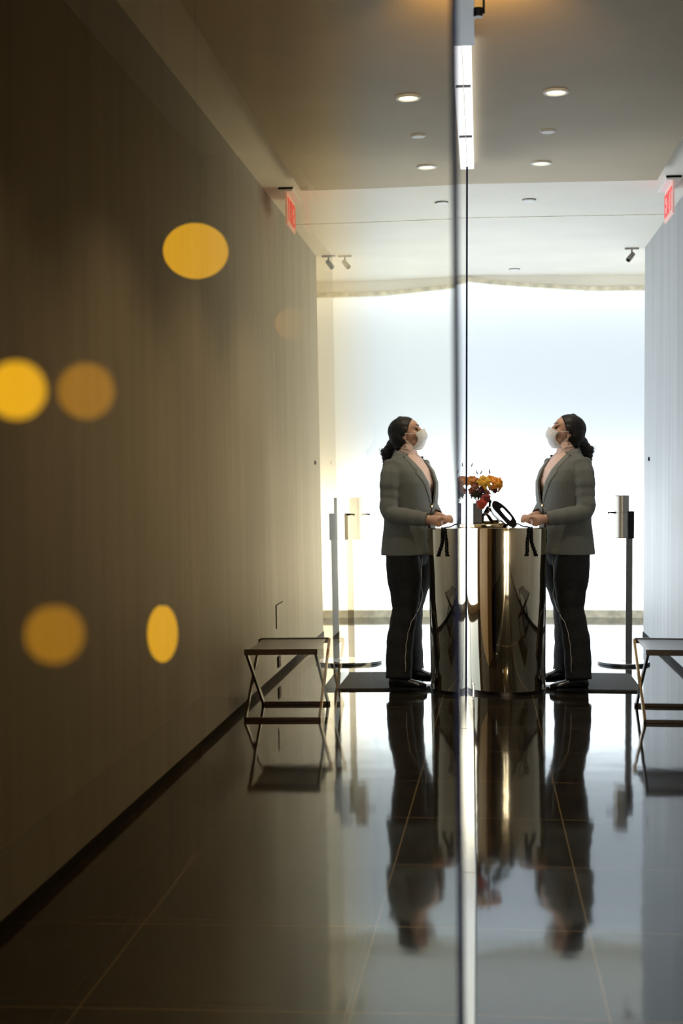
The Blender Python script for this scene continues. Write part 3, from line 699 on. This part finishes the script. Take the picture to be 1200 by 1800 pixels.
for (a, b, z, r) in ((-.098, .0, 1.468, .026), (-.114, .010, 1.462, .020), (-.112, -.012, 1.470, .018), (-.112, .016, 1.420, .038), (-.120, -.014, 1.424, .038), (-.136, .012, 1.408, .036), (-.140, -.010, 1.398, .035), (-.132, .008, 1.380, .033), (-.146, 0, 1.372, .026), (-.146, .006, 1.352, .020), (-.080, 0, 1.455, .046), (-.095, 0, 1.435, .040)):
    ball(bm, (a-.004, b, z), r, r*1.1, r*.9, 16, 10)
bun = remesh('hair_bun', bm, .005, None, None, 2)
for v in bun.verts:
    c = v.co; v.co += Vector((1, 0, .3)).normalized()*.0035*math.sin(c.z*240 + c.y*90) + Vector((0, 0, .003))*math.sin(c.x*260)
obj('hair_bun', bun, M['hair'], hair, smooth=True)
bm = B(); ball(bm, hp(-.020, .0, .104), .016, .012, .007, 14, 8, HR); obj('hair_clip', bm, M['dark'], hair, smooth=True)
for k in range(5):
    bm = B(); z = 1.440 - .014*k; P = [(-.165, .02-.01*k, z-.01), (-.184-.004*(k % 3), .018-.01*k, z-.004), (-.192, .012-.008*k, z-.020), (-.176, .01-.008*k, z-.036)]
    tube(bm, catmull(P, 6), .0009, 5); obj('curl', bm, M['hair'], hair)
# blush turtleneck
bm = B()
loft(bm, [ell(.01, 0, .92, .105, .15), ell(.015, 0, 1.02, .105, .145), ell(.022, 0, 1.14, .112, .150), ell(.030, 0, 1.22, .122, .158), ell(.022, 0, 1.30, .102, .160), ell(.016, 0, 1.345, .074, .125), ell(.020, 0, 1.375, .060, .075), ell(.006, 0, 1.395, .054, .061), ell(.004, 0, 1.42, .052, .058), ell(.005, 0, 1.448, .052, .059), ell(.006, 0, 1.456, .046, .053)])
obj('turtleneck', bm, M['blush'], per, smooth=True)
for k in range(3):
    bm = B(); P = []
    for j in range(25):
        a = 2*PI*j/24; P.append((.005 + .0535*math.cos(a), .0600*math.sin(a), 1.394 + .014*k - .016*math.cos(a+.3*k)))
    tube(bm, P, .0032, 8); obj('neck_fold', bm, M['blush'], per, smooth=True)
# blazer
bm = B()
SEC = [(.785, .008, .148, .200), (.80, .008, .148, .200), (.88, .006, .138, .190), (.97, .010, .132, .178), (1.06, .020, .140, .176), (1.14, .026, .143, .180), (1.22, .026, .142, .186), (1.29, .014, .120, .192), (1.335, .004, .092, .180), (1.365, -.004, .070, .135), (1.385, -.006, .062, .090), (1.405, -.008, .058, .068)]
loft(bm, [ell(c, 0, z, a, b, 36, 2.5) for z, c, a, b in SEC])
for s, A in arms.items():
    sh, el, wr = Vector(A['sh']), Vector(A['el']), Vector(A['wr'])
    P = catmull([sh + Vector((0, -s*.02, .018)), sh*.72 + el*.28 + Vector((0, s*.012, 0)), sh*.35 + el*.65 + Vector((-.008, 0, 0)), el, el*.5 + wr*.5 + Vector((0, 0, -.004)), wr - (wr-el).normalized()*.012], 5)
    R = lerpl([.064, .064, .058, .054, .049, .041], len(P))
    R = [r + .0025*math.sin(i*2.1) for i, r in enumerate(R)]      # folds at the elbow
    tube(bm, P, R, 18)
jk = remesh('blazer', bm, .0060, None, None, 4)
# open front: a V from the collar to the button, then a narrow parting below, and open cuffs, hem and collar
tree = BVHTree.FromBMesh(jk)
def vhalf(z): return .004 + .074*max(0, (z-1.075)/.30)**.85 if z > 1.075 else .004 + .030*max(0, (1.075-z)/.30)
CEN = -.012
kill = []
for f in jk.faces:
    c = f.calc_center_median()
    if c.x > .045 and abs(c.y-CEN) < vhalf(c.z)*(1.0 if c.y > CEN else .72) and c.z < 1.46: kill.append(f)
    elif c.z > 1.392 and abs(c.y) < .085 and f.normal.z > .7: kill.append(f)
    elif f.normal.z < -.8 and c.z < .80: kill.append(f)
    elif any((c - (Vector(A['wr']) - (Vector(A['wr'])-Vector(A['el'])).normalized()*.012)).length < .040 and f.normal.dot((Vector(A['wr'])-Vector(A['el'])).normalized()) > .8 for A in arms.values()): kill.append(f)
bmesh.ops.delete(jk, geom=kill, context='FACES')
bv = [v for v in jk.verts if v.is_boundary]
for _ in range(3): bmesh.ops.smooth_vert(jk, verts=bv, factor=.5, use_axis_x=True, use_axis_y=True, use_axis_z=True)
coat = obj('blazer', jk, [M['coat'], M['lining']], per, smooth=True)
so = coat.modifiers.new('thick', 'SOLIDIFY'); so.thickness = .004; so.offset = -1; so.material_offset = 1
def on_coat(b, z, off):
    h = tree.ray_cast(Vector((.6, b, z)), Vector((-1, 0, 0)))
    if h[0] is None: return Vector((.05, b, z))
    return h[0] + Vector((off, 0, 0))
for s in (1, -1):
    bm = B(); rows = []
    zs = [1.095 + .285*k/20 for k in range(21)]
    for z in zs:
        u = (z-1.095)/.285; w = .010 + .050*min(1, u*1.6) if u < .68 else (.038 if u < .74 else .052 - .02*(u-.74)/.26)
        b0 = CEN + s*(vhalf(z)*(1.0 if s > 0 else .72)+.004); row = []
        for j in range(5):
            b = b0 + s*w*j/4; p = on_coat(b, z, 0); back = min(1.0, j/4)
            p = p + Vector((.007 - .004*back, s*.001, 0)); row.append(p)
        rows.append(row)
    vv = [[bm.verts.new(p) for p in r] for r in rows]
    for i in range(len(vv)-1):
        for j in range(4): bm.faces.new((vv[i][j], vv[i][j+1], vv[i+1][j+1], vv[i+1][j]))
    lp = obj('lapel', bm, M['lapel'], coat, smooth=True); so = lp.modifiers.new('thick', 'SOLIDIFY'); so.thickness = .004; so.offset = 1
# collar round the back of the neck
bm = B(); rings = []
for j in range(25):
    a = math.radians(50 + 260*j/24); ca, sa = math.cos(a), math.sin(a); k = (1-abs(j-12)/12)
    lo = Vector((-.010 + .074*ca, .088*sa, 1.356 + .018*k)); hi = Vector((-.004 + .064*ca, .070*sa, 1.398 + .040*k)); o = Vector((ca, sa, 0))*.005
    rings.append([lo, lo+o*1.6, hi+o, hi])
loft(bm, rings); obj('collar', bm, M['lapel'], coat, smooth=True)
bm = B(); p = on_coat(CEN+.012, 1.078, .004); ball(bm, p, .005, .010, .010, 12, 8); obj('button', bm, M['gold'], coat, smooth=True)
# trousers
bm = B()
loft(bm, [ell(.01, 0, .72, .085, .10), ell(.010, 0, .80, .118, .160), ell(.006, 0, .90, .118, .165), ell(.008, 0, .98, .100, .145)])
for s in LEG:
    P = catmull([LEG[s][0], (Vector(LEG[s][0])+Vector(LEG[s][1]))/2 + Vector((.012, 0, 0)), LEG[s][1], (Vector(LEG[s][1])+Vector(LEG[s][2]))/2 + Vector((-.012, 0, 0)), Vector(LEG[s][2]) + Vector((0, 0, -.010))], 6)
    R = lerpl([.094, .108, .077, .081, .077] if s > 0 else [.090, .094, .072, .070, .066], len(P)); R = [r + .0022*math.sin(i*1.9) for i, r in enumerate(R)]
    tube(bm, P, R, 20)
trs = remesh('trousers', bm, .007, M['trouser'], per, 3)
# pale cord down the outside of the near leg
bpy.context.view_layer.update()
ttree = BVHTree.FromObject(trs, bpy.context.evaluated_depsgraph_get())
MW = Matrix.Translation(Vector(ROOT)) @ Matrix.Rotation(PI + math.radians(28), 4, 'Z'); MI = MW.inverted()
P = []
for px, py in ((973, 980), (974.5, 1020), (977, 1054), (984, 1077), (993, 1092), (1000, 1118), (1003, 1145), (1003, 1175), (999, 1192)):
    w = Vector(at(px, py, 8.42)); o_ = MI @ Vector((w.x, 7.6, w.z)); d_ = (MI.to_3x3() @ Vector((0, 1, 0))).normalized()
    h = ttree.ray_cast(o_, d_)
    if h[0] is not None: P.append(h[0] - d_*.003)
P = catmull(P, 6); P = [Vector(p) + Vector((.002*math.sin(i*1.3), 0, 0)) for i, p in enumerate(P)]
bm = B(); tube(bm, P, .0014, 6); o = obj('cord', bm, M['piping'], per, smooth=True); o['label'] = 'thin pale cord down the trouser leg'
# shoes
for s in (1, -1):
    ax, by = LEG[s][2][0], LEG[s][2][1]; yawf = math.radians(-16 if s > 0 else -4); rt = Matrix.Rotation(yawf, 3, 'Z')
    def fp(a, b, z): v = rt @ Vector((a, b, 0)); return (ax+v.x, by+v.y, z)
    bm = B(); rings = []
    for a, w, h in ((x_*.93, w_, h_) for x_, w_, h_ in ((-.062, .018, .045), (-.052, .030, .060), (-.02, .035, .078), (.02, .036, .076), (.06, .038, .058), (.10, .041, .045), (.14, .038, .036), (.168, .028, .027), (.182, .012, .018))):
        rings.append([fp(a, w*math.cos(2*PI*j/16), .012 + max(0, h*(.5+.5*math.sin(2*PI*j/16)))) for j in range(16)])
    loft(bm, rings); sh = obj('shoe', bm, M['shoe'], per, smooth=True)
    bm = B(); P = [fp(a*.93, w, 0) for a, w in ((-.066, 0), (-.058, .022), (-.02, .035), (.05, .037), (.10, .042), (.15, .036), (.180, .016), (.187, 0), (.180, -.016), (.15, -.036), (.10, -.042), (.05, -.037), (-.02, -.035), (-.058, -.022))]
    loft(bm, [[(x, y, 0.0) for x, y, z in P], [(x, y, .014) for x, y, z in P]]); obj('sole', bm, M['shoe'], sh)
    for k in range(2):
        bm = B(); a = .035+.025*k; h = .012 + .070 - .012*k
        tube(bm, catmull([fp(a, -.026, h-.016), fp(a+.004, 0, h+.003), fp(a, .026, h-.016)], 4), .0028, 6); obj('lace', bm, M['chrome'] if s < 0 else M['gold'], sh)
